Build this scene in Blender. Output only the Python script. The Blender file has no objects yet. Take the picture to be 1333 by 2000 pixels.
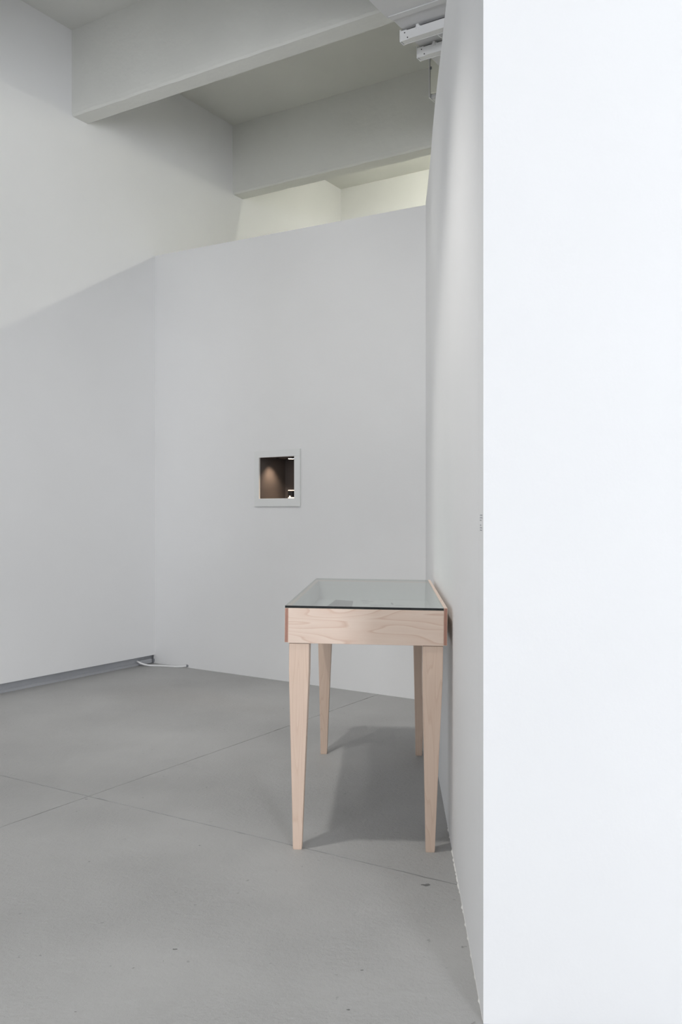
import bpy, bmesh, math, random
from mathutils import Vector, Matrix
random.seed(7)
scn = bpy.context.scene
COL = scn.collection

# ------------------------------------------------------------------ camera
EYE = 1.31
cam = bpy.data.cameras.new('camera'); cam_ob = bpy.data.objects.new('camera', cam); COL.objects.link(cam_ob)
cam.sensor_fit = 'VERTICAL'; cam.sensor_height = 36.0; cam.lens = 1700 / 2000 * 36.0
cam.clip_start = 0.05; cam.clip_end = 100
cam.shift_y = 4 / 2000
cam_ob.location = (0, 0, EYE); cam_ob.rotation_euler = (math.radians(90), 0, 0)
scn.camera = cam_ob

# ------------------------------------------------------------------ room frame
# e1 runs along the left wall away from the camera, e2 along the ceiling beams to the right
A = Vector((-1.636, 7.65, 0))
E1 = Vector((.534, .8455, 0)).normalized()
E2 = Vector((.8545, -.5195, 0)).normalized()
def R(e1, e2, z=0.0):
    v = A + E1 * e1 + E2 * e2; v.z = z; return v

# ------------------------------------------------------------------ world, lights, exposure
w = bpy.data.worlds.new('world'); scn.world = w; w.use_nodes = True
w.node_tree.nodes['Background'].inputs[0].default_value = (.80, .90, 1, 1)
w.node_tree.nodes['Background'].inputs[1].default_value = .5
vs = scn.view_settings
vs.view_transform = 'Standard'; vs.look = 'None'; vs.gamma = 1; vs.use_curve_mapping = False
vs.exposure = 0.0

def area(name, loc, target, sx, sy, power, col):
    l = bpy.data.lights.new(name, 'AREA'); l.shape = 'RECTANGLE'; l.size = sx; l.size_y = sy
    l.energy = power; l.color = col
    o = bpy.data.objects.new(name, l); COL.objects.link(o)
    o.location = loc
    d = (Vector(target) - Vector(loc)); o.rotation_euler = d.to_track_quat('-Z', 'Y').to_euler()
    return o
DAY = (.912, .935, 1.0)
CORNER_W, FILL_W = 400, 78            # corner daylight window, added fill window (W)
BAY_S, FRONT_S, SPOT_W = 122, 12, 185  # bay tubes and added front fill tube (emission), spotlight (W)
REAR = -9.4
# daylight through the tall window near the far right corner behind the camera
area('daylight_window_corner', R(REAR + .25, 10.6, 2.3), R(0, 10.6, 2.3), 1.5, 3.2, CORNER_W, DAY)
# added fill for general ambient light, set as a window behind the camera
FILL_WINS = (4.2,)
for i, e2 in enumerate(FILL_WINS):
    area('added_fill_window', R(REAR + .25, e2, 2.3), R(0, e2, 2.3), 1.6, 3.0, FILL_W, DAY)

# ------------------------------------------------------------------ helpers
def link(o, parent=None):
    COL.objects.link(o)
    if parent is not None: o.parent = parent
    return o
def mesh_obj(name, bm, mat, parent=None, smooth=False):
    me = bpy.data.meshes.new(name)
    bmesh.ops.recalc_face_normals(bm, faces=bm.faces)
    bm.to_mesh(me); bm.free()
    for m in (mat if isinstance(mat, (list, tuple)) else [mat]): me.materials.append(m)
    if smooth:
        for p in me.polygons: p.use_smooth = True
    return link(bpy.data.objects.new(name, me), parent)
def tag(o, label=None, cat=None, group=None, kind=None):
    if label: o['label'] = label
    if cat: o['category'] = cat
    if group: o['group'] = group
    if kind: o['kind'] = kind
    return o
def empty(name, loc, label, cat, group=None):
    o = bpy.data.objects.new(name, None); o.location = loc; o.empty_display_size = .1
    COL.objects.link(o); return tag(o, label, cat, group)
def hexa(bm, pts, mi=0):
    """8 points: bottom ring 0-3, top ring 4-7"""
    v = [bm.verts.new(p) for p in pts]
    out = []
    for f in ((3,2,1,0),(4,5,6,7),(0,1,5,4),(1,2,6,5),(2,3,7,6),(3,0,4,7)):
        fc = bm.faces.new([v[i] for i in f]); fc.material_index = mi; out.append(fc)
    return v
def prism(bm, poly, z0, z1):
    b = [bm.verts.new((p[0], p[1], z0)) for p in poly]; t = [bm.verts.new((p[0], p[1], z1)) for p in poly]
    n = len(poly)
    bm.faces.new(b[::-1]); bm.faces.new(t)
    for i in range(n): bm.faces.new((b[i], b[(i+1) % n], t[(i+1) % n], t[i]))
def rbox(bm, a0, a1, b0, b1, z0, z1):
    """box in room coordinates e1 a0..a1, e2 b0..b1"""
    hexa(bm, [R(a0,b0,z0), R(a1,b0,z0), R(a1,b1,z0), R(a0,b1,z0), R(a0,b0,z1), R(a1,b0,z1), R(a1,b1,z1), R(a0,b1,z1)])
def bevel(bm, w_, seg=2):
    bmesh.ops.recalc_face_normals(bm, faces=bm.faces)
    bmesh.ops.bevel(bm, geom=list(bm.edges), offset=w_, segments=seg, affect='EDGES', profile=.5)
def local(o, origin):
    """move a mesh's origin to a point without moving the mesh"""
    origin = Vector(origin); o.data.transform(Matrix.Translation(-origin)); o.location = origin
def tube(name, pts, r, mat, parent=None, res=8):
    cu = bpy.data.curves.new(name, 'CURVE'); cu.dimensions = '3D'; cu.bevel_depth = r; cu.bevel_resolution = 3
    sp = cu.splines.new('NURBS'); sp.points.add(len(pts) - 1)
    for p, q in zip(sp.points, pts): p.co = (*q, 1)
    sp.use_endpoint_u = True; sp.order_u = 4; sp.resolution_u = res; cu.use_fill_caps = True
    tmp = bpy.data.objects.new('tmp', cu); COL.objects.link(tmp)
    dg = bpy.context.evaluated_depsgraph_get(); me = bpy.data.meshes.new_from_object(tmp.evaluated_get(dg))
    bpy.data.objects.remove(tmp); me.materials.clear(); me.materials.append(mat); me.name = name
    for p in me.polygons: p.use_smooth = True
    return link(bpy.data.objects.new(name, me), parent)
def disc_bm(center, axis, r, h, seg=24):
    bm = bmesh.new()
    q = Vector(axis).to_track_quat('Z', 'Y').to_matrix().to_4x4()
    bmesh.ops.create_cone(bm, cap_ends=True, segments=seg, radius1=r, radius2=r, depth=h,
                          matrix=Matrix.Translation(Vector(center)) @ q)
    return bm

# ------------------------------------------------------------------ materials
def mat_new(name):
    m = bpy.data.materials.new(name); m.use_nodes = True
    nt = m.node_tree; return m, nt, nt.nodes['Principled BSDF']
def N(nt, t, **kw):
    n = nt.nodes.new(t)
    for k, v in kw.items():
        if hasattr(n, k): setattr(n, k, v)
        else: n.inputs[k].default_value = v
    return n
def paint(name, col, rough=.75, bscale=60, bstr=.05, vary=.015, spec=.25):
    m, nt, b = mat_new(name)
    tc = N(nt, 'ShaderNodeTexCoord')
    n1 = N(nt, 'ShaderNodeTexNoise', Scale=1.3, Detail=4)
    nt.links.new(tc.outputs['Object'], n1.inputs['Vector'])
    mr = N(nt, 'ShaderNodeMapRange'); mr.inputs[1].default_value = .3; mr.inputs[2].default_value = .7
    mr.inputs[3].default_value = 1 - vary; mr.inputs[4].default_value = 1 + vary
    nt.links.new(n1.outputs[0], mr.inputs[0])
    mx = N(nt, 'ShaderNodeMix', data_type='RGBA', blend_type='MULTIPLY'); mx.inputs[0].default_value = 1
    mx.inputs[6].default_value = (*col, 1); nt.links.new(mr.outputs[0], mx.inputs[7])
    nt.links.new(mx.outputs[2], b.inputs['Base Color'])
    b.inputs['Roughness'].default_value = rough; b.inputs['Specular IOR Level'].default_value = spec
    n2 = N(nt, 'ShaderNodeTexNoise', Scale=bscale, Detail=5)
    nt.links.new(tc.outputs['Object'], n2.inputs['Vector'])
    bp = N(nt, 'ShaderNodeBump', Strength=bstr, Distance=.01); nt.links.new(n2.outputs[0], bp.inputs['Height'])
    nt.links.new(bp.outputs[0], b.inputs['Normal'])
    return m
def flat(name, col, rough=.5, metal=0, spec=.5):
    m, nt, b = mat_new(name)
    b.inputs['Base Color'].default_value = (*col, 1); b.inputs['Roughness'].default_value = rough
    b.inputs['Metallic'].default_value = metal; b.inputs['Specular IOR Level'].default_value = spec
    tc = N(nt, 'ShaderNodeTexCoord'); n2 = N(nt, 'ShaderNodeTexNoise', Scale=90, Detail=3)
    nt.links.new(tc.outputs['Object'], n2.inputs['Vector'])
    bp = N(nt, 'ShaderNodeBump', Strength=.03, Distance=.003); nt.links.new(n2.outputs[0], bp.inputs['Height'])
    nt.links.new(bp.outputs[0], b.inputs['Normal'])
    return m
def glow(name, col, s):
    m, nt, b = mat_new(name)
    b.inputs['Base Color'].default_value = (*col, 1)
    b.inputs['Emission Color'].default_value = (*col, 1); b.inputs['Emission Strength'].default_value = s
    return m

WALL = paint('white_wall_paint', (.865, .867, .866))
CEIL = paint('white_ceiling_paint', (.76, .762, .725), bscale=25, bstr=.12, vary=.03)
BEAM = paint('painted_concrete_beam', (.75, .752, .715), bscale=14, bstr=.5, vary=.035)
BASE = paint('grey_recess_base', (.42, .43, .45), bscale=30, bstr=.4, vary=.12)
WMETAL = flat('white_enamel_metal', (.80, .80, .80), .35)
CREAM = flat('cream_enamel', (.86, .855, .77), .5)
SCREW = flat('dark_screw', (.10, .10, .10), .4, .6)
CAULK = paint('white_caulk', (.85, .85, .82), bscale=90, bstr=.6, vary=.05)
FRAMEP = flat('white_satin_frame_paint', (.83, .84, .83), .4)
BLACKF = paint('dark_brown_lining', (.12, .108, .104), .9, 200, .1, .05)
BLOCK = flat('black_block', (.012, .011, .012), .4)
CABLE = flat('white_cable_sheath', (.86, .86, .86), .35)
PLUG = flat('grey_plastic_plug', (.22, .23, .25), .4)
LETTER = flat('grey_vinyl_lettering', (.42, .43, .45), .6)
PAPER = paint('white_paper', (.78, .80, .80), .8, 200, .02, .01)
PRINT = paint('grey_photographic_print', (.05, .055, .058), .45, 100, .02, .10)
INKS = flat('dark_ink', (.10, .11, .12), .8)
DISC = glow('disc_painted_lamplight', (1, .80, .60), 1.6)  # emission stands in for lamplight falling on the discs and bead
LAMPF = glow('warm_downlight_face', (1, .82, .62), 14.0)
SHEET = flat('pale_grey_sheet', (.70, .70, .71), .45)

def floor_mat():
    m, nt, b = mat_new('painted_concrete_floor')
    tc = N(nt, 'ShaderNodeTexCoord'); L = nt.links.new
    n1 = N(nt, 'ShaderNodeTexNoise', Scale=1.1, Detail=6, Roughness=.6); L(tc.outputs['Object'], n1.inputs['Vector'])
    cr = N(nt, 'ShaderNodeValToRGB'); L(n1.outputs[0], cr.inputs[0])
    cr.color_ramp.elements[0].position = .32; cr.color_ramp.elements[0].color = (.388, .386, .380, 1)
    cr.color_ramp.elements[1].position = .70; cr.color_ramp.elements[1].color = (.468, .466, .459, 1)
    # sparse dark pits
    vo = N(nt, 'ShaderNodeTexVoronoi', Scale=9); vo.distance = 'EUCLIDEAN'
    wv = N(nt, 'ShaderNodeTexNoise', Scale=40, Detail=3); L(tc.outputs['Object'], wv.inputs['Vector'])
    ad = N(nt, 'ShaderNodeMix', data_type='RGBA', blend_type='LINEAR_LIGHT'); ad.inputs[0].default_value = .035
    L(tc.outputs['Object'], ad.inputs[6]); L(wv.outputs['Color'], ad.inputs[7]); L(ad.outputs[2], vo.inputs['Vector'])
    pr = N(nt, 'ShaderNodeMapRange'); pr.inputs[1].default_value = .028; pr.inputs[2].default_value = .05
    pr.inputs[3].default_value = .62; pr.inputs[4].default_value = 1; L(vo.outputs['Distance'], pr.inputs[0])
    mx = N(nt, 'ShaderNodeMix', data_type='RGBA', blend_type='MULTIPLY'); mx.inputs[0].default_value = .7
    L(cr.outputs[0], mx.inputs[6]); L(pr.outputs[0], mx.inputs[7])
    # worn specks
    sp = N(nt, 'ShaderNodeTexNoise', Scale=32, Detail=3, Roughness=.5); L(tc.outputs['Object'], sp.inputs['Vector'])
    sr = N(nt, 'ShaderNodeMapRange'); sr.inputs[1].default_value = .70; sr.inputs[2].default_value = .76; sr.inputs[3].default_value = 1; sr.inputs[4].default_value = .72
    L(sp.outputs[0], sr.inputs[0])
    my = N(nt, 'ShaderNodeMix', data_type='RGBA', blend_type='MULTIPLY'); my.inputs[0].default_value = 1
    L(mx.outputs[2], my.inputs[6]); L(sr.outputs[0], my.inputs[7]); L(my.outputs[2], b.inputs['Base Color'])
    b.inputs['Specular IOR Level'].default_value = .35
    rr = N(nt, 'ShaderNodeMapRange'); rr.inputs[3].default_value = .42; rr.inputs[4].default_value = .6
    L(n1.outputs[0], rr.inputs[0]); L(rr.outputs[0], b.inputs['Roughness'])
    # relief: gentle ripples where the screed is rough, pits everywhere
    msk = N(nt, 'ShaderNodeTexNoise', Scale=.9, Detail=2); L(tc.outputs['Object'], msk.inputs['Vector'])
    mm = N(nt, 'ShaderNodeMapRange'); mm.inputs[1].default_value = .40; mm.inputs[2].default_value = .62; mm.inputs[3].default_value = .22; mm.inputs[4].default_value = 1.0; L(msk.outputs[0], mm.inputs[0])
    rip = N(nt, 'ShaderNodeTexNoise', Scale=48, Detail=6, Roughness=.7); L(tc.outputs['Object'], rip.inputs['Vector'])
    mu = N(nt, 'ShaderNodeMath', operation='MULTIPLY'); L(rip.outputs[0], mu.inputs[0]); L(mm.outputs[0], mu.inputs[1])
    fine = N(nt, 'ShaderNodeTexNoise', Scale=9, Detail=7, Roughness=.55); L(tc.outputs['Object'], fine.inputs['Vector'])
    s1 = N(nt, 'ShaderNodeMath', operation='MULTIPLY_ADD'); L(fine.outputs[0], s1.inputs[0]); s1.inputs[1].default_value = .5; L(mu.outputs[0], s1.inputs[2])
    s2 = N(nt, 'ShaderNodeMath', operation='MULTIPLY_ADD'); L(pr.outputs[0], s2.inputs[0]); s2.inputs[1].default_value = .5; L(s1.outputs[0], s2.inputs[2])
    bp = N(nt, 'ShaderNodeBump', Strength=.85, Distance=.0105); L(s2.outputs[0], bp.inputs['Height']); L(bp.outputs[0], b.inputs['Normal'])
    return m
FLOOR = floor_mat()

def wood(name, light, dark, axis, offs=(0, 0, 0), spread=1.0, k=.16, rings=26, contrast=.55):
    """maple: growth rings of a log cut lengthwise along axis ('X','Y','Z' in object space)"""
    m, nt, b = mat_new(name); L = nt.links.new
    tc = N(nt, 'ShaderNodeTexCoord'); mp = N(nt, 'ShaderNodeMapping'); L(tc.outputs['Object'], mp.inputs[0])
    mp.inputs['Scale'].default_value = {'X': (k, 1, 1), 'Y': (1, k, 1), 'Z': (1, 1, k)}[axis]
    mp.inputs['Location'].default_value = offs
    nz = N(nt, 'ShaderNodeTexNoise', Scale=5.0 * spread, Detail=2, Roughness=.4); L(mp.outputs[0], nz.inputs['Vector'])
    # contour lines of a stretched noise read as cathedral grain
    mu = N(nt, 'ShaderNodeMath', operation='MULTIPLY'); mu.inputs[1].default_value = rings; L(nz.outputs[0], mu.inputs[0])
    fr = N(nt, 'ShaderNodeMath', operation='FRACT'); L(mu.outputs[0], fr.inputs[0])
    cr = N(nt, 'ShaderNodeValToRGB'); L(fr.outputs[0], cr.inputs[0])
    e = cr.color_ramp.elements
    e[0].position = 0; e[0].color = (0, 0, 0, 1); e[1].position = 1; e[1].color = (.2, .2, .2, 1)
    q = e.new(.80); q.color = (.35, .35, .35, 1); q = e.new(.93); q.color = (1, 1, 1, 1)
    fb = N(nt, 'ShaderNodeTexNoise', Scale=1, Detail=5, Roughness=.7)
    mp2 = N(nt, 'ShaderNodeMapping'); mp2.inputs['Scale'].default_value = {'X': (6, 160, 160), 'Y': (160, 6, 160), 'Z': (160, 160, 6)}[axis]
    L(tc.outputs['Object'], mp2.inputs[0]); L(mp2.outputs[0], fb.inputs['Vector'])
    av = N(nt, 'ShaderNodeMath', operation='MULTIPLY_ADD'); L(fb.outputs[0], av.inputs[0]); av.inputs[1].default_value = .35; 
    sc = N(nt, 'ShaderNodeMath', operation='MULTIPLY'); L(cr.outputs[0], sc.inputs[0]); sc.inputs[1].default_value = contrast
    L(sc.outputs[0], av.inputs[2])
    mx = N(nt, 'ShaderNodeMix', data_type='RGBA'); mx.inputs[6].default_value = (*light, 1); mx.inputs[7].default_value = (*dark, 1)
    L(av.outputs[0], mx.inputs[0]); L(mx.outputs[2], b.inputs['Base Color'])
    b.inputs['Roughness'].default_value = .38; b.inputs['Specular IOR Level'].default_value = .5
    bp = N(nt, 'ShaderNodeBump', Strength=.06, Distance=.002); L(fb.outputs[0], bp.inputs['Height']); L(bp.outputs[0], b.inputs['Normal'])
    return m
MAPLE_L = (.875, .73, .62); MAPLE_D = (.66, .44, .33)
WOOD_X = wood('pale_maple_across', MAPLE_L, MAPLE_D, 'X', (0, .3, .17), 1.45, .13, 24, .5)
WOOD_Y = wood('pale_maple_lengthwise', MAPLE_L, MAPLE_D, 'Y')
WOOD_Z = wood('maple_leg_shade_tone', (.82, .65, .53), (.60, .40, .29), 'Z', (.4, .1, .2), 2.6, .05, 16, .3)  # deeper maple puts the shade on the legs into their colour
ENDG = paint('maple_end_grain', (.44, .24, .185), .6, 300, .2, .12)

def glass_mat():
    m = bpy.data.materials.new('clear_glass'); m.use_nodes = True; nt = m.node_tree; L = nt.links.new
    nt.nodes.remove(nt.nodes['Principled BSDF']); out = nt.nodes['Material Output']
    tr = N(nt, 'ShaderNodeBsdfTransparent'); tr.inputs[0].default_value = (.95, .975, .96, 1)
    gl = N(nt, 'ShaderNodeBsdfGlossy', Roughness=.015)
    fr = N(nt, 'ShaderNodeFresnel', IOR=1.52)
    geo = N(nt, 'ShaderNodeNewGeometry'); inv = N(nt, 'ShaderNodeMath', operation='SUBTRACT'); inv.inputs[0].default_value = 1
    L(geo.outputs['Backfacing'], inv.inputs[1])
    # both faces of the pane reflect: 2R/(1+R)
    a = N(nt, 'ShaderNodeMath', operation='MULTIPLY'); a.inputs[1].default_value = 2; L(fr.outputs[0], a.inputs[0])
    c = N(nt, 'ShaderNodeMath', operation='ADD'); c.inputs[1].default_value = 1; L(fr.outputs[0], c.inputs[0])
    d = N(nt, 'ShaderNodeMath', operation='DIVIDE'); L(a.outputs[0], d.inputs[0]); L(c.outputs[0], d.inputs[1])
    f = N(nt, 'ShaderNodeMath', operation='MULTIPLY'); L(d.outputs[0], f.inputs[0]); L(inv.outputs[0], f.inputs[1])
    mx = N(nt, 'ShaderNodeMixShader'); L(f.outputs[0], mx.inputs[0]); L(tr.outputs[0], mx.inputs[1]); L(gl.outputs[0], mx.inputs[2])
    L(mx.outputs[0], out.inputs['Surface'])
    return m
GLASS = glass_mat()
GSIDE = flat('pale_green_glass_edge', (.42, .48, .44), .3)
GEDGE = flat('dark_glass_edge', (.012, .014, .014), .25)

# ------------------------------------------------------------------ structure
CZ = 5.13; BZ = 4.45; WID = 12.6; BACK = 3.06
# floor: joint bed with large slabs divided by saw-cut joints
bm = bmesh.new(); rbox(bm, REAR - .1, BACK + .1, -.3, WID, -.16, -.007)
floor = tag(mesh_obj('floor', bm, FLOOR), kind='structure')
J1, J2, SL, GAP = -2.845, 2.32, 4.0, .0021
rows = [REAR - .1, J1 - SL, J1, J1 + SL, BACK + .1]; rows = [REAR - .1, J1 - SL, J1, 1.15, BACK + .1]
cols = [-.3, J2, J2 + SL, J2 + 2 * SL, WID]
random.seed(3)
edge_cache = {}
def jag(key, n, amp):
    if key not in edge_cache:
        edge_cache[key] = [random.uniform(-amp, amp) + (random.random() < .06) * random.uniform(0, amp * 4) for _ in range(n)]
    return edge_cache[key]
for i in range(4):
    for j in range(4):
        a0, a1, b0, b1 = rows[i] + GAP, rows[i+1] - GAP, cols[j] + GAP, cols[j+1] - GAP
        n = 90
        poly = []
        for k in range(n): poly.append(R(a0 + (jag(('a', i, j), n, .0012)[k] if k else 0), b0 + (b1 - b0) * k / n))
        for k in range(n): poly.append(R(a0 + (a1 - a0) * k / n, b1 - (jag(('b', i, j + 1), n, .0012)[k] if k else 0)))
        for k in range(n): poly.append(R(a1 - (jag(('a', i + 1, j), n, .0012)[k] if k else 0), b1 - (b1 - b0) * k / n))
        for k in range(n): poly.append(R(a1 - (a1 - a0) * k / n, b0 + (jag(('b', i, j), n, .0012)[k] if k else 0)))
        bm = bmesh.new(); prism(bm, [(p.x, p.y) for p in poly], -.0075, 0)
        mesh_obj('slab', bm, FLOOR, floor)

CHIP = paint('bare_concrete_chip', (.22, .22, .215), .9, 200, .8, .2)
for cx, cy, r_ in ((.300, 3.075, .016), (-1.17, 4.0, .005), (-.56, 3.44, .0035), (-.50, 2.62, .005), (.06, 2.50, .004), (-.95, 3.28, .0035), (.02, 2.30, .004)):
    bm = bmesh.new(); n = 11
    poly = [(cx + math.cos(2 * math.pi * k / n) * r_ * random.uniform(.7, 1.7), cy + math.sin(2 * math.pi * k / n) * r_ * random.uniform(.25, .9)) for k in range(n)]
    prism(bm, poly, 0, .0006); mesh_obj('chip', bm, CHIP, floor)

# ceiling with concrete beams
bm = bmesh.new(); rbox(bm, REAR - .1, BACK + .1, -.3, WID, CZ, CZ + .2)
ceiling = tag(mesh_obj('ceiling', bm, CEIL), kind='structure')
def make_beam(e1):
    bm = bmesh.new(); n = 160; rings = []
    for k in range(n + 1):
        e2 = WID * k / n
        j = lambda s=.004: random.uniform(-s, s) + (random.random() < .08) * random.uniform(0, s * 2)
        prof = [(e1, CZ + .01), (e1, BZ + .05), (e1 + .003 + j(.002), BZ + .016 + j(.003)), (e1 + .014 + j(.003), BZ + abs(j(.003))),
                (e1 + .158, BZ + abs(j(.002))), (e1 + .172 + j(.002), BZ + .014), (e1 + .175, BZ + .05), (e1 + .175, CZ + .01)]
        rings.append([bm.verts.new(R(a, e2, z)) for a, z in prof])
    for k in range(n):
        for q in range(8):
            bm.faces.new((rings[k][q], rings[k][(q+1) % 8], rings[k+1][(q+1) % 8], rings[k+1][q]))
    bm.faces.new(rings[0]); bm.faces.new(rings[-1][::-1])
    return mesh_obj('beam', bm, BEAM, ceiling)
for k in range(-3, 2): make_beam(-.92 + 1.99 * k)

# left wall: board hung clear of the floor, recessed base behind it
bm = bmesh.new(); rbox(bm, REAR, BACK, -.14, 0, .075, CZ)
tag(mesh_obj('wall_left', bm, WALL), kind='structure')
bm = bmesh.new(); n = 140; rb = []
for k in range(n + 1):
    e1 = REAR + (BACK - REAR) * k / n; j = random.uniform(0, .006)
    rb.append([bm.verts.new(R(e1, x, z)) for x, z in ((-.03, 0), (-.03, .012 + j), (-.042, .02 + j), (-.045, .09), (-.12, .09), (-.12, 0))])
for k in range(n):
    for q in range(6): bm.faces.new((rb[k][q], rb[k][(q+1) % 6], rb[k+1][(q+1) % 6], rb[k+1][q]))
bm.faces.new(rb[0]); bm.faces.new(rb[-1][::-1])
tag(mesh_obj('baseboard_left', bm, BASE), kind='structure')
bm = bmesh.new(); rbox(bm, BACK, BACK + .15, -.14, WID, 0, CZ)
tag(mesh_obj('wall_back', bm, WALL), kind='structure')
bm = bmesh.new(); rbox(bm, REAR - .15, REAR, -.14, WID, 0, CZ)
tag(mesh_obj('wall_behind', bm, WALL), kind='structure')
bm = bmesh.new(); rbox(bm, REAR, BACK, WID, WID + .15, 0, CZ)
tag(mesh_obj('wall_side', bm, WALL), kind='structure')

# partition across the far end with a niche opening
PB = Vector((.6046, 6.10, 0)); PD = (PB - A); PLEN = PD.length; PD.normalize(); PN = Vector((-PD.y, PD.x, 0))  # PN points away from camera
def Q(s, d, z): v = A + PD * s + PN * d; v.z = z; return v
def ptop(s): return 3.578 - .099 * s / PLEN
def pbox(bm, s0, s1, d0, d1, z0, z1): hexa(bm, [Q(s0,d0,z0),Q(s1,d0,z0),Q(s1,d1,z0),Q(s0,d1,z0),Q(s0,d0,z1),Q(s1,d0,z1),Q(s1,d1,z1),Q(s0,d1,z1)])
OS0, OS1, OZ0, OZ1 = 1.199, 1.546, 1.429, 1.764
bm = bmesh.new()
ss = [-.02, OS0, OS1, PLEN + .05]
def grid(d):
    V = {}
    for i, s in enumerate(ss):
        for k, z in enumerate((0, OZ0, OZ1, ptop(s))): V[i, k] = bm.verts.new(Q(s, d, z))
    return V
f_, b_ = grid(0), grid(.1)
for V in (f_, b_):
    for i in range(3):
        for k in range(3):
            if (i, k) != (1, 1): bm.faces.new((V[i,k], V[i+1,k], V[i+1,k+1], V[i,k+1]))
def bridge(seq, close=True):
    for q in range(len(seq)):
        a, c = seq[q], seq[(q+1) % len(seq)]; bm.faces.new((f_[a], f_[c], b_[c], b_[a]))
bridge([(1,1),(2,1),(2,2),(1,2)])
bridge([(0,0),(1,0),(2,0),(3,0),(3,1),(3,2),(3,3),(2,3),(1,3),(0,3),(0,2),(0,1)])
tag(mesh_obj('wall_far', bm, WALL), kind='structure')

# right wall: very slightly bowed, runs from the near corner to the partition
F = Vector((.3661, 2.237, 0)); WD = Vector((.0585, .9983, 0)); WN = Vector((.9983, -.0585, 0))
bow = [(2.364, 0), (3.0, 0), (3.7, -.002), (4.12, -.003), (4.6, -.005), (4.95, -.003), (5.25, .001), (5.6, .003), (5.9, .003), (6.13, .002)]
bm = bmesh.new()
face = [(.235 + .0586 * y + b, y) for y, b in bow]
poly = face + [(x + .12, y) for x, y in face[::-1]]
prism(bm, poly, 0, 3.5)
o = mesh_obj('wall_right', bm, WALL); tag(o, kind='structure')
fw = [F, F + WN * 5.0, F + WN * 5.0 + WD * .126, F + WD * .126]
bm = bmesh.new(); prism(bm, [(p.x, p.y) for p in fw], 0, 3.5)
tag(mesh_obj('wall_front', bm, WALL), kind='structure')
# irregular caulk bead at the foot of the right wall
bm = bmesh.new(); n = 240; rb = []
for k in range(n + 1):
    y = 2.25 + 3.6 * k / n; x = .235 + .0586 * y - .0005
    wd = max(.0008, .0022 + random.uniform(-.003, .003)) if 3.0 < y < 3.4 or random.random() < .25 else .0006; hh = max(.001, .0035 + random.uniform(-.003, .004))
    rb.append([bm.verts.new(p) for p in ((x + .006, y, .0003), (x - wd, y, .0003), (x - wd * .4, y, hh * .7), (x + .006, y, hh + .003))])
for k in range(n):
    for q in range(4): bm.faces.new((rb[k][q], rb[k][(q+1) % 4], rb[k+1][(q+1) % 4], rb[k+1][q]))
bm.faces.new(rb[0]); bm.faces.new(rb[-1][::-1])
tag(mesh_obj('trim_1', bm, CAULK), kind='structure')

# corner window and the added fill window, in the wall behind the camera
for i, (e2, wd) in enumerate([(10.6, 1.5)] + [(x, 1.6) for x in FILL_WINS]):
    bm = bmesh.new(); z0, z1 = .7, 3.9; h = wd / 2 + .06
    for s0, s1, q0, q1 in ((-h, h, z0 - .06, z0), (-h, h, z1, z1 + .06), (-h, -h + .06, z0, z1), (h - .06, h, z0, z1), (-.02, .02, z0, z1)):
        rbox(bm, REAR, REAR + .06, e2 + s0, e2 + s1, q0, q1)
    wn = tag(mesh_obj('window_%d' % (i + 1), bm, FRAMEP), kind='structure')
    bm = bmesh.new(); rbox(bm, REAR + .01, REAR + .02, e2 - h + .06, e2 + h - .06, z0, z1)
    mesh_obj('pane', bm, GLASS, wn)

# ------------------------------------------------------------------ display table
TO = Vector((-.2194, 3.375, 0)); TA = Vector((.0567, .9984, 0)); TB = Vector((.9984, -.0567, 0))
TW, TL = .628, 1.44
LEAN, TILT = .0115, .0125
def T(s, t, z):
    p = TO + TB * s + TA * t
    p.x += LEAN * (z - .81); p.z = max(0.0, z - TILT * s * min(1, z / .8)); return p
table = empty('display_table', T(TW / 2, TL / 2, 0), 'pale maple display table with glass top and four tapered legs beside right wall', 'table')
tinv = Matrix.Translation(-Vector(table.location))
def tpart(name, bm, mat, parent=None, smooth=False):
    o = mesh_obj(name, bm, mat, None, smooth); o.data.transform(tinv)
    o.parent = parent if parent is not None else table; return o
def tbox(s0, s1, t0, t1, z0, z1, bev=.0012, endgrain=None):
    bm = bmesh.new()
    hexa(bm, [T(s0,t0,z0),T(s1,t0,z0),T(s1,t1,z0),T(s0,t1,z0),T(s0,t0,z1),T(s1,t0,z1),T(s1,t1,z1),T(s0,t1,z1)])
    if endgrain:
        bm.faces.ensure_lookup_table()
        for fi in endgrain: bm.faces[fi].material_index = 1
    if bev: bevel(bm, bev, 2)
    return bm
ZB, ZG, ZT = .8105, .9465, .9555       # underside of boards, glass underside, glass top
SI = .0140                              # side board thickness
# faces of a hexa: 2 = front end, 4 = back end
tpart('side_board', tbox(0, SI, .001, TL, ZB + .002, ZG - .0005, .0012, (2, 4)), [WOOD_Y, ENDG])['label'] = 'side board with reddish end grain away from wall'
tpart('side_board', tbox(TW - SI, TW, .001, TL, ZB + .002, ZT + .001, .0012, (2, 4)), [WOOD_Y, ENDG])['label'] = 'side board with reddish end grain against wall'
tpart('front_board', tbox(SI, TW - SI, 0, .022, ZB, ZG - .0005), WOOD_X)
tpart('back_board', tbox(SI, TW - SI, TL - .022, TL, ZB, ZG - .0005), WOOD_X)
tpart('bottom_panel', tbox(SI, TW - SI, .022, TL - .022, ZB + .018, ZB + .034, 0), PAPER)['label'] = 'white lined base of the display case'
for a in ((SI + .0002, SI + .003, .0225, TL - .0225), (TW - SI - .003, TW - SI - .0002, .0225, TL - .0225), (SI + .0032, TW - SI - .0032, .0222, .025), (SI + .0032, TW - SI - .0032, TL - .025, TL - .0222)):
    tpart('lining', tbox(*a, ZB + .0345, ZG - .004, 0), PAPER)
bm = bmesh.new()
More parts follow.
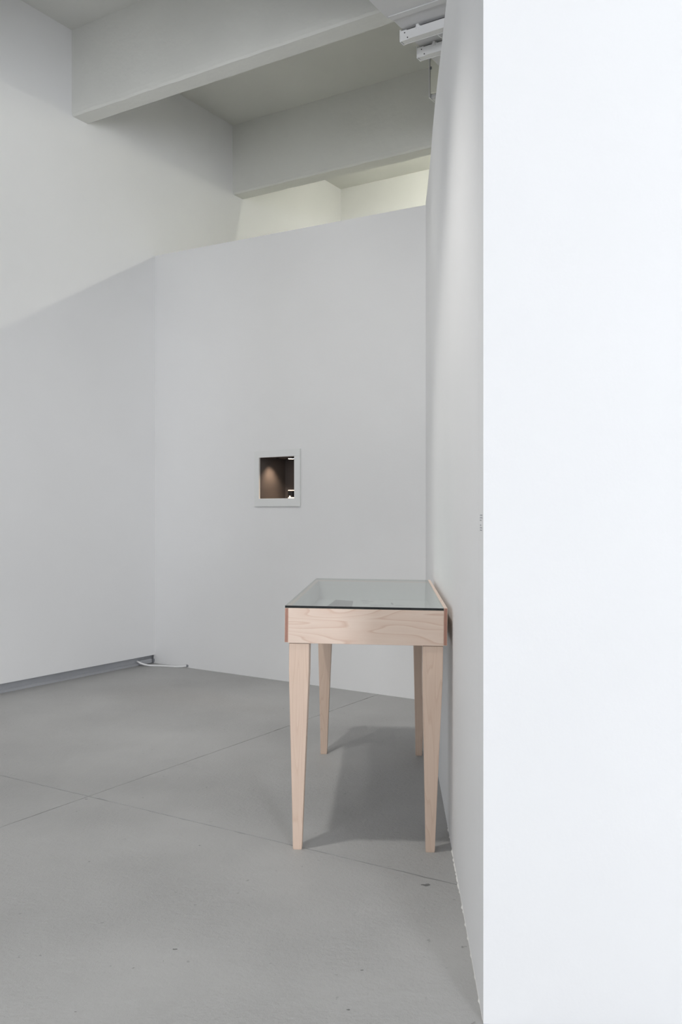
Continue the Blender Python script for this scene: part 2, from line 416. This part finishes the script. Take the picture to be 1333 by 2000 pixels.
hexa(bm, [T(s, t, z) for z in (ZG, ZT) for s, t in ((.0005, .0005), (TW - SI - .0006, .0005), (TW - SI - .0006, TL), (.0005, TL))])
bm.faces.ensure_lookup_table()
bm.faces[2].material_index = 1
for fi in (3, 4, 5): bm.faces[fi].material_index = 2
tpart('glass_top', bm, [GLASS, GEDGE, GSIDE])['label'] = 'clear glass top with dark edge'
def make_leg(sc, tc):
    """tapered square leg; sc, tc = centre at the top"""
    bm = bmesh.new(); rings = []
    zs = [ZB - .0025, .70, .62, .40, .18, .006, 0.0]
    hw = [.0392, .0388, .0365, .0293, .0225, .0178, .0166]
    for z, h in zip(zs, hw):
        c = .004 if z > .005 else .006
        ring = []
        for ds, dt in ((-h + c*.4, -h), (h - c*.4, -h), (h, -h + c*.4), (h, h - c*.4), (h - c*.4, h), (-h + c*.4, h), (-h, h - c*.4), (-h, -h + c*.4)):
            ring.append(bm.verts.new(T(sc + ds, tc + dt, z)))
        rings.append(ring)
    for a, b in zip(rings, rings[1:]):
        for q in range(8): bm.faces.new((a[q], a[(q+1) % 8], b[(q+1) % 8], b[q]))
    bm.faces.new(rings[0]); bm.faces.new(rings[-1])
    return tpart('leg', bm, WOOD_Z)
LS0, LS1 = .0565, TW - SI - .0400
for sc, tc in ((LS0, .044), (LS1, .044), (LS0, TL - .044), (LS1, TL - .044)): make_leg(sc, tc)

# papers lying inside the case
ZP = ZB + .0342
def sheet(name, pts, mat, label, dz=0.0, th=.0012, cat='print', group=None):
    bm = bmesh.new(); zz = []
    lo = [Vector(p) for p in pts]
    def on(p, h):
        d = Vector((p[0], p[1], 0)) - TO; s = d.dot(TB); q = Vector((p[0], p[1], 0)); q.z = ZP + dz + h - TILT * s; return q
    hexa(bm, [on(p, 0) for p in lo] + [on(p, th) for p in lo])
    o = mesh_obj(name, bm, mat); c = on(((lo[0][0] + lo[2][0]) / 2, (lo[0][1] + lo[2][1]) / 2), 0); local(o, c)
    return tag(o, label, cat, group)
sheet('white_sheet', [(-.11, 3.95), (.36, 3.93), (.41, 4.72), (-.07, 4.74)], PAPER, 'large white paper sheet lying inside the glass topped case', 0, .001, 'paper')
sheet('grey_print', [(-.085, 4.26), (.050, 4.26), (.066, 4.66), (-.028, 4.72)], PRINT, 'dark grey photographic print lying on the white sheet inside case', .0011, .0015)
note = sheet('printed_note', [(.080, 4.25), (.32, 4.24), (.345, 4.73), (.10, 4.74)], PAPER, 'white printed note right of the dark print inside case', .0011, .001, 'paper')
ninv = Matrix.Translation(-Vector(note.location))
for x, y, wx, wy in ((.105, 4.69, .04, .014), (.11, 4.63, .06, .012), (.115, 4.56, .03, .014), (.262, 4.50, .010, .09), (.28, 4.46, .035, .012), (.15, 4.45, .07, .012)):
    bm = bmesh.new(); z = note.location.z + .0012 - TILT * (x - note.location.x)
    hexa(bm, [(x, y, z), (x + wx, y, z), (x + wx, y + wy, z), (x, y + wy, z), (x, y, z + .0004), (x + wx, y, z + .0004), (x + wx, y + wy, z + .0004), (x, y + wy, z + .0004)])
    o = mesh_obj('ink_mark', bm, INKS); o.data.transform(ninv); o.parent = note

# ------------------------------------------------------------------ lit niche in the partition
niche = empty('wall_niche', Q((OS0 + OS1) / 2, 0, OZ0), 'small white framed niche with dark lit interior in the far partition wall', 'niche')
nin = Matrix.Translation(-Vector(niche.location))
def npart(name, bm, mat, parent=None, smooth=False):
    o = mesh_obj(name, bm, mat, None, smooth); o.data.transform(nin); o.parent = parent or niche; return o
FS0, FS1, FZ0, FZ1 = 1.1533, 1.6137, 1.3705, 1.815
def bar(s0, s1, z0, z1, d0=-.017, d1=-.0003):
    bm = bmesh.new(); pbox(bm, s0, s1, d0, d1, z0, z1); bevel(bm, .0015, 2); return bm
for nm, a in (('frame_rail', (FS0, FS1, FZ0, OZ0 + .004)), ('frame_rail', (FS0, FS1, OZ1 - .004, FZ1)),
              ('frame_stile', (FS0, OS0 + .004, OZ0 + .004, OZ1 - .004)), ('frame_stile', (OS1 + .012, FS1, OZ0 + .004, OZ1 - .004))):
    npart(nm, bar(*a), FRAMEP)
DEP = .325; t = .012
bm = bmesh.new(); pbox(bm, OS0 + .0005, OS1 - .0005, DEP, DEP + t, OZ0, OZ1); npart('back_panel', bm, BLACKF)
bm = bmesh.new(); pbox(bm, OS0 - t, OS0 + .0005, .1, DEP + t, OZ0 - t, OZ1 + t); npart('side_panel', bm, BLACKF)
bm = bmesh.new(); pbox(bm, OS1 - .0005, OS1 + t, .1, DEP + t, OZ0 - t, OZ1 + t); npart('side_panel', bm, BLACKF)
bm = bmesh.new(); pbox(bm, OS0 + .0005, OS1 - .0005, .1, DEP + t, OZ1, OZ1 + t); npart('top_panel', bm, BLACKF)
bm = bmesh.new(); pbox(bm, OS0 + .0005, OS1 - .0005, .1, DEP + t, OZ0 - t, OZ0); npart('floor_panel', bm, BLACKF)
# thin dark lining over the cut edge of the wall
for a in ((OS0 + .0004, OS0 + .003, OZ0 + .003, OZ1 - .003), (OS1 - .003, OS1 - .0004, OZ0 + .003, OZ1 - .003), (OS0 + .0004, OS1 - .0004, OZ0 + .0004, OZ0 + .003), (OS0 + .0004, OS1 - .0004, OZ1 - .003, OZ1 - .0004)):
    bm = bmesh.new(); pbox(bm, a[0], a[1], .004, .1, a[2], a[3]); npart('lining', bm, BLACKF)
# downlight in the niche ceiling
def spot(name, loc, target, power, size, blend, col, r, parent=None):
    l = bpy.data.lights.new(name, 'SPOT'); l.energy = power; l.spot_size = math.radians(size); l.spot_blend = blend; l.color = col; l.shadow_soft_size = r
    o = bpy.data.objects.new(name, l); COL.objects.link(o); o.location = loc
    o.rotation_euler = (Vector(target) - Vector(loc)).to_track_quat('-Z', 'Y').to_euler(); return o
WARM = (1, .72, .50)
DL = Q(1.395, .155, OZ1)
dl = npart('downlight', disc_bm(DL - Vector((0, 0, .005)), (0, 0, 1), .026, .009), BLOCK)
npart('lamp_face', disc_bm(DL - Vector((0, 0, .0105)), (0, 0, 1), .022, .003), LAMPF, dl)
spot('niche_downlight', DL - Vector((0, 0, .015)), DL - Vector((0, 0, 1)), 5, 85, .6, WARM, .015)
SN = Q(OS0 + .085, .12, OZ1)
sn = npart('lamp_snoot', disc_bm(SN - Vector((0, 0, .004)), (0, 0, 1), .012, .008), BLOCK)
spot('niche_wall_washer', SN - Vector((0, 0, .01)), Q(OS0 + .03, .12, OZ0), 7.5, 96, 1.0, WARM, .02)
# small object standing in the niche
ob = Q(1.387, .17, OZ0)
th = empty('miniature', ob, 'tiny black block between two discs given a warm lamplit glow standing in the wall niche', 'ornament')
tin = Matrix.Translation(-ob)
def mpart(name, bm, mat, smooth=False):
    o = mesh_obj(name, bm, mat, None, smooth); o.data.transform(tin); o.parent = th; return o
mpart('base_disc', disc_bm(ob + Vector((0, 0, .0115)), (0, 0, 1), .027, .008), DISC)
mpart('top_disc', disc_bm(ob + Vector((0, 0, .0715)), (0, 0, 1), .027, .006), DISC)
bm = bmesh.new(); c = ob
hexa(bm, [c + PD*a + PN*b + Vector((0,0,z)) for z in (.0157, .0683) for a, b in ((-.024,-.016),(.024,-.016),(.024,.02),(-.024,.02))]); bevel(bm, .002)
mpart('block', bm, BLOCK)
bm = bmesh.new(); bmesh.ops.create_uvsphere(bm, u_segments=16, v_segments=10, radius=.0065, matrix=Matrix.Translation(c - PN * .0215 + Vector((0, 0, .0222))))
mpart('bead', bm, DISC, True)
bm = disc_bm(ob + Vector((0, 0, .0037)), (0, 0, 1), .020, .0074); mpart('foot', bm, BLOCK)

# ------------------------------------------------------------------ cable in the corner
cp = []
pts = [(-.185, -.028, .038), (-.20, -.006, .042), (-.205, .02, .03), (-.15, .06, .006), (-.11, .13, .006), (-.085, .20, .006), (-.075, .28, .006), (-.06, .34, .007), (-.035, .38, .012), (-.012, .405, .016)]
cab = empty('cable', R(-.12, .1, 0), 'white cable looping across the floor in the far left corner', 'cable')
cin = Matrix.Translation(-Vector(cab.location))
o = tube('sheath', [R(*p) for p in pts], .0078, CABLE); o.data.transform(cin); o.parent = cab
o = mesh_obj('plug', disc_bm(R(-.02, .398, .016), R(0, .4) - R(-.05, .36), .010, .03, 12), PLUG); o.data.transform(cin); o.parent = cab
bm = bmesh.new(); rbox(bm, -.17, -.03, -.029, -.004, .004, .045); bevel(bm, .006)
tag(mesh_obj('junction_box', bm, BASE), 'small grey junction box tucked under left wall at corner', 'electrical box')
bm = bmesh.new(); rbox(bm, -.022, -.004, -.028, -.002, .012, .04); bevel(bm, .002)
tag(mesh_obj('socket', bm, PLUG), 'dark grey socket in the recess at the wall corner', 'socket')

# ------------------------------------------------------------------ lettering on the right wall
lab = empty('wall_label', (.235 + .0586 * 2.29, 2.29, 1.262), 'small block of grey vinyl lettering near the right wall edge', 'label')
lin = Matrix.Translation(-Vector(lab.location))
random.seed(11)
for r in range(7):
    z = 1.307 - r * .0066
    y = 2.318
    for k in range(random.randint(4, 7)):
        ln = random.uniform(.004, .010)
        if y - ln < 2.262 or r == 3: break
        bm = bmesh.new(); x = lambda yy: .235 + .0586 * yy
        hexa(bm, [(x(y - ln) - .0006, y - ln, z - .0013), (x(y) - .0006, y, z - .0013), (x(y) - .0001, y, z - .0013), (x(y - ln) - .0001, y - ln, z - .0013),
                  (x(y - ln) - .0006, y - ln, z + .0013), (x(y) - .0006, y, z + .0013), (x(y) - .0001, y, z + .0013), (x(y - ln) - .0001, y - ln, z + .0013)])
        o = mesh_obj('lettering', bm, LETTER); o.data.transform(lin); o.parent = lab
        y -= ln + .003

# ------------------------------------------------------------------ soffit panel and battens under the beams
PE = 2.82
sof = empty('ceiling_soffit', R(-1.0, PE + .6, 4.40), 'flat pale grey soffit board fixed under the ceiling beams', 'soffit')
sin_ = Matrix.Translation(-Vector(sof.location))
def under(root, name, bm, mat, parent=None):
    o = mesh_obj(name, bm, mat); o.data.transform(Matrix.Translation(-Vector(root.location))); o.parent = parent or root; return o
bm = bmesh.new(); rbox(bm, -4.8, -.905, PE, PE + 1.3, 4.392, 4.449); bevel(bm, .003); under(sof, 'board', bm, SHEET)
bm = bmesh.new(); rbox(bm, -.904, .35, PE + .012, PE + 1.3, 4.402, 4.449); bevel(bm, .003); under(sof, 'board', bm, SHEET)
bm = bmesh.new(); rbox(bm, -.93, -.885, PE + .02, PE + 1.3, 4.386, 4.3915); under(sof, 'seam_strip', bm, SHEET)
def batten(e1, label):
    bt = empty('lighting_track', R(e1, PE + .6, 4.402), label, 'lighting track', 'white lighting tracks under the soffit board')
    z1 = 4.4015; h = .078; wd = .05; e0 = PE + .005; L_ = 1.25
    # inverted channel: two side walls, top web and two lips
    bm = bmesh.new(); rbox(bm, e1 - wd/2, e1 - wd/2 + .004, e0, e0 + L_, z1 - h, z1 - .012); bevel(bm, .001); s = under(bt, 'channel_side', bm, WMETAL)
    bm = bmesh.new(); rbox(bm, e1 + wd/2 - .004, e1 + wd/2, e0, e0 + L_, z1 - h, z1 - .012); bevel(bm, .001); under(bt, 'channel_side', bm, WMETAL)
    bm = bmesh.new(); rbox(bm, e1 - wd/2 + .004, e1 + wd/2 - .004, e0, e0 + L_, z1 - .02, z1 - .012); under(bt, 'channel_web', bm, WMETAL)
    bm = bmesh.new(); rbox(bm, e1 - wd/2 + .0042, e1 + wd/2 - .0042, e0 + .003, e0 + L_, z1 - h + .002, z1 - h + .03); bevel(bm, .003); under(bt, 'cover', bm, WMETAL)
    bm = bmesh.new(); rbox(bm, e1 - wd/2 - .006, e1 - wd/2, e0 + .06, e0 + L_, z1 - h, z1 - h + .008); under(bt, 'lip', bm, WMETAL)
    ec = bmesh.new(); rbox(ec, e1 - wd/2 - .002, e1 + wd/2 + .002, e0 - .006, e0 - .0003, z1 - h - .003, z1 - .002); bevel(ec, .002); c = under(bt, 'end_cap', ec, WMETAL)
    for q, zz in ((-.012, .025), (.012, .055)):
        under(bt, 'screw', disc_bm(R(e1 + q, e0 - .0075, z1 - zz), E2, .005, .003, 12), SCREW, c)
    for q, zz in ((.03, .03), (.05, .065)):
        under(bt, 'screw', disc_bm(R(e1 - wd/2 - .001, e0 + q, z1 - zz), E1, .004, .003, 12), SCREW, s)
    for q0, q1 in ((.045, .105), (.14, .74)):
        bm = bmesh.new(); rbox(bm, e1 - wd/2 - .0015, e1 - wd/2 + .0005, e0 + q0, e0 + q1, z1 - .0165, z1 - .0125); under(bt, 'slot', bm, SCREW, s)
    for q in (.11, .75):
        bm = bmesh.new(); rbox(bm, e1 - wd/2 - .005, e1 + wd/2 + .005, e0 + q, e0 + q + .02, z1 - .03, z1 - .0005); bevel(bm, .003); under(bt, 'mounting_clip', bm, WMETAL)
batten(-.72, 'white lighting track under soffit, the nearer of two, with wire clip')
batten(-.485, 'white lighting track under soffit, the farther of two')
tag(tube('hanging_wire', [R(-.69, PE + .24, 4.325), R(-.66, PE + .243, 4.318), R(-.6, PE + .24, 4.34), R(-.515, PE + .235, 4.37)], .0025, CABLE), 'thin white wire strung between the two lighting tracks', 'wire')

# ceiling unit beyond the soffit
AF, A2, AZ = .52, 2.40, 4.578
ac = empty('ceiling_unit', R(AF + .2, A2 + .5, AZ), 'cream box shaped air conditioning unit hung in the ceiling bay behind the soffit', 'air conditioner')
bm = bmesh.new(); rbox(bm, AF, AF + .4, A2 + .010, A2 + 1.2, AZ + .033, CZ - .001); bevel(bm, .006, 3); under(ac, 'body', bm, CREAM)
bm = bmesh.new(); rbox(bm, AF - .008, AF + .4, A2, A2 + .009, AZ, CZ - .001); bevel(bm, .002); under(ac, 'end_plate', bm, WMETAL)
bm = bmesh.new(); rbox(bm, AF + .012, AF + .4, A2 + .009, A2 + 1.2, AZ + .002, AZ + .032); bevel(bm, .005); under(ac, 'drip_tray', bm, SHEET)
bm = bmesh.new(); rbox(bm, AF - .008, AF - .0005, A2 + .009, A2 + .024, 4.80, 4.82); bevel(bm, .002); under(ac, 'bracket', bm, PLUG)

# ------------------------------------------------------------------ lamps out of frame that light the place
def tube_mat(name, col, strength):
    m, nt, b = mat_new(name); b.inputs['Base Color'].default_value = (.9, .9, .9, 1)
    b.inputs['Emission Color'].default_value = (*col, 1); b.inputs['Emission Strength'].default_value = strength
    return m
def ceiling_batten(e1, e2, length, mat, label):
    """bare fluorescent tube under a white batten, hung on rods at the level of the beam undersides"""
    b = empty('fluorescent_batten', R(e1, e2, 4.46), label, 'ceiling light', 'fluorescent battens hung at beam level')
    bm = bmesh.new(); rbox(bm, e1 - .04, e1 + .04, e2 - length/2, e2 + length/2, 4.475, 4.52); bevel(bm, .005); under(b, 'housing', bm, WMETAL)
    for s in (-.4, .4):
        bm = bmesh.new(); rbox(bm, e1 - .006, e1 + .006, e2 + s * length - .006, e2 + s * length + .006, 4.52, CZ - .002); under(b, 'rod', bm, WMETAL)
    under(b, 'tube', disc_bm(R(e1, e2, 4.45), E2, .019, length - .08, 12), mat)
    for s in (-.5, .5):
        bm = bmesh.new(); c = e2 + s * (length - .04); rbox(bm, e1 - .02, e1 + .02, c - .018, c + .018, 4.425, 4.4748); bevel(bm, .003); under(b, 'lamp_holder', bm, WMETAL)
TUBE_BAY = tube_mat('warm_green_tube', (1, .985, .84), BAY_S)
TUBE_FRONT = tube_mat('neutral_fill_tube', (1, .985, .95), FRONT_S)
ceiling_batten(1.50, 3.05, 1.25, TUBE_BAY, 'fluorescent batten behind the partition, next to the soffit board')
ceiling_batten(1.50, 4.50, 1.25, TUBE_BAY, 'fluorescent batten behind the partition, farther from the soffit board')
ceiling_batten(-3.0, 1.45, 2.4, TUBE_FRONT, 'added long fluorescent fill batten above the open floor left of the table')  # batten added out of view to lift the light on the walls
# spot over the table
SP = Vector((-.9, 2.8, 4.30))
sl = empty('ceiling_spotlight', SP, 'white cylinder spotlight hung left above the display table', 'spotlight')
def spart(name, bm, mat):
    o = mesh_obj(name, bm, mat); o.data.transform(Matrix.Translation(-SP)); o.parent = sl
bm = disc_bm(SP + Vector((0, 0, .18)), (0, 0, 1), .11, .16, 32); spart('head', bm, WMETAL)
bm = disc_bm(SP + Vector((0, 0, .54)), (0, 0, 1), .012, .56, 12); spart('stem', bm, WMETAL)
spot('table_spot', SP, SP + Vector((.2, .55, -3)), SPOT_W, 82, .6, (1, .975, .94), .085)

# added wall washer out of view, lifting light on the far walls
SP2 = Vector((-1.5, 3.0, 4.30))
sl2 = empty('ceiling_spotlight', SP2, 'added white wall washer spotlight turned towards the far partition wall', 'spotlight')
for nm, zc, r_, h_, sg in (('head', .18, .11, .16, 32), ('stem', .54, .012, .56, 12)):
    o = mesh_obj(nm, disc_bm(SP2 + Vector((0, 0, zc)), (0, 0, 1), r_, h_, sg), WMETAL); o.data.transform(Matrix.Translation(-SP2)); o.parent = sl2
spot('wall_fill_spot', SP2, (-.15, 6.7, 1.05), 138, 80, 1.0, (1, .98, .96), .12)
# added unseen tube high behind the second beam, brightening the far bay
hb = empty('fluorescent_batten', R(1.37, 1.9, 4.86), 'added short fluorescent fill batten hidden high behind the second ceiling beam', 'ceiling light')
bm = bmesh.new(); rbox(bm, 1.33, 1.41, 1.3, 2.5, 4.90, 4.945); bevel(bm, .004); under(hb, 'housing', bm, WMETAL)
under(hb, 'tube', disc_bm(R(1.37, 1.9, 4.875), E2, .019, 1.12, 12), tube_mat('warm_green_fill_tube', (1, .985, .84), 68))
for c in (1.5, 2.3):
    bm = bmesh.new(); rbox(bm, 1.364, 1.376, c - .006, c + .006, 4.945, CZ - .002); under(hb, 'rod', bm, WMETAL)
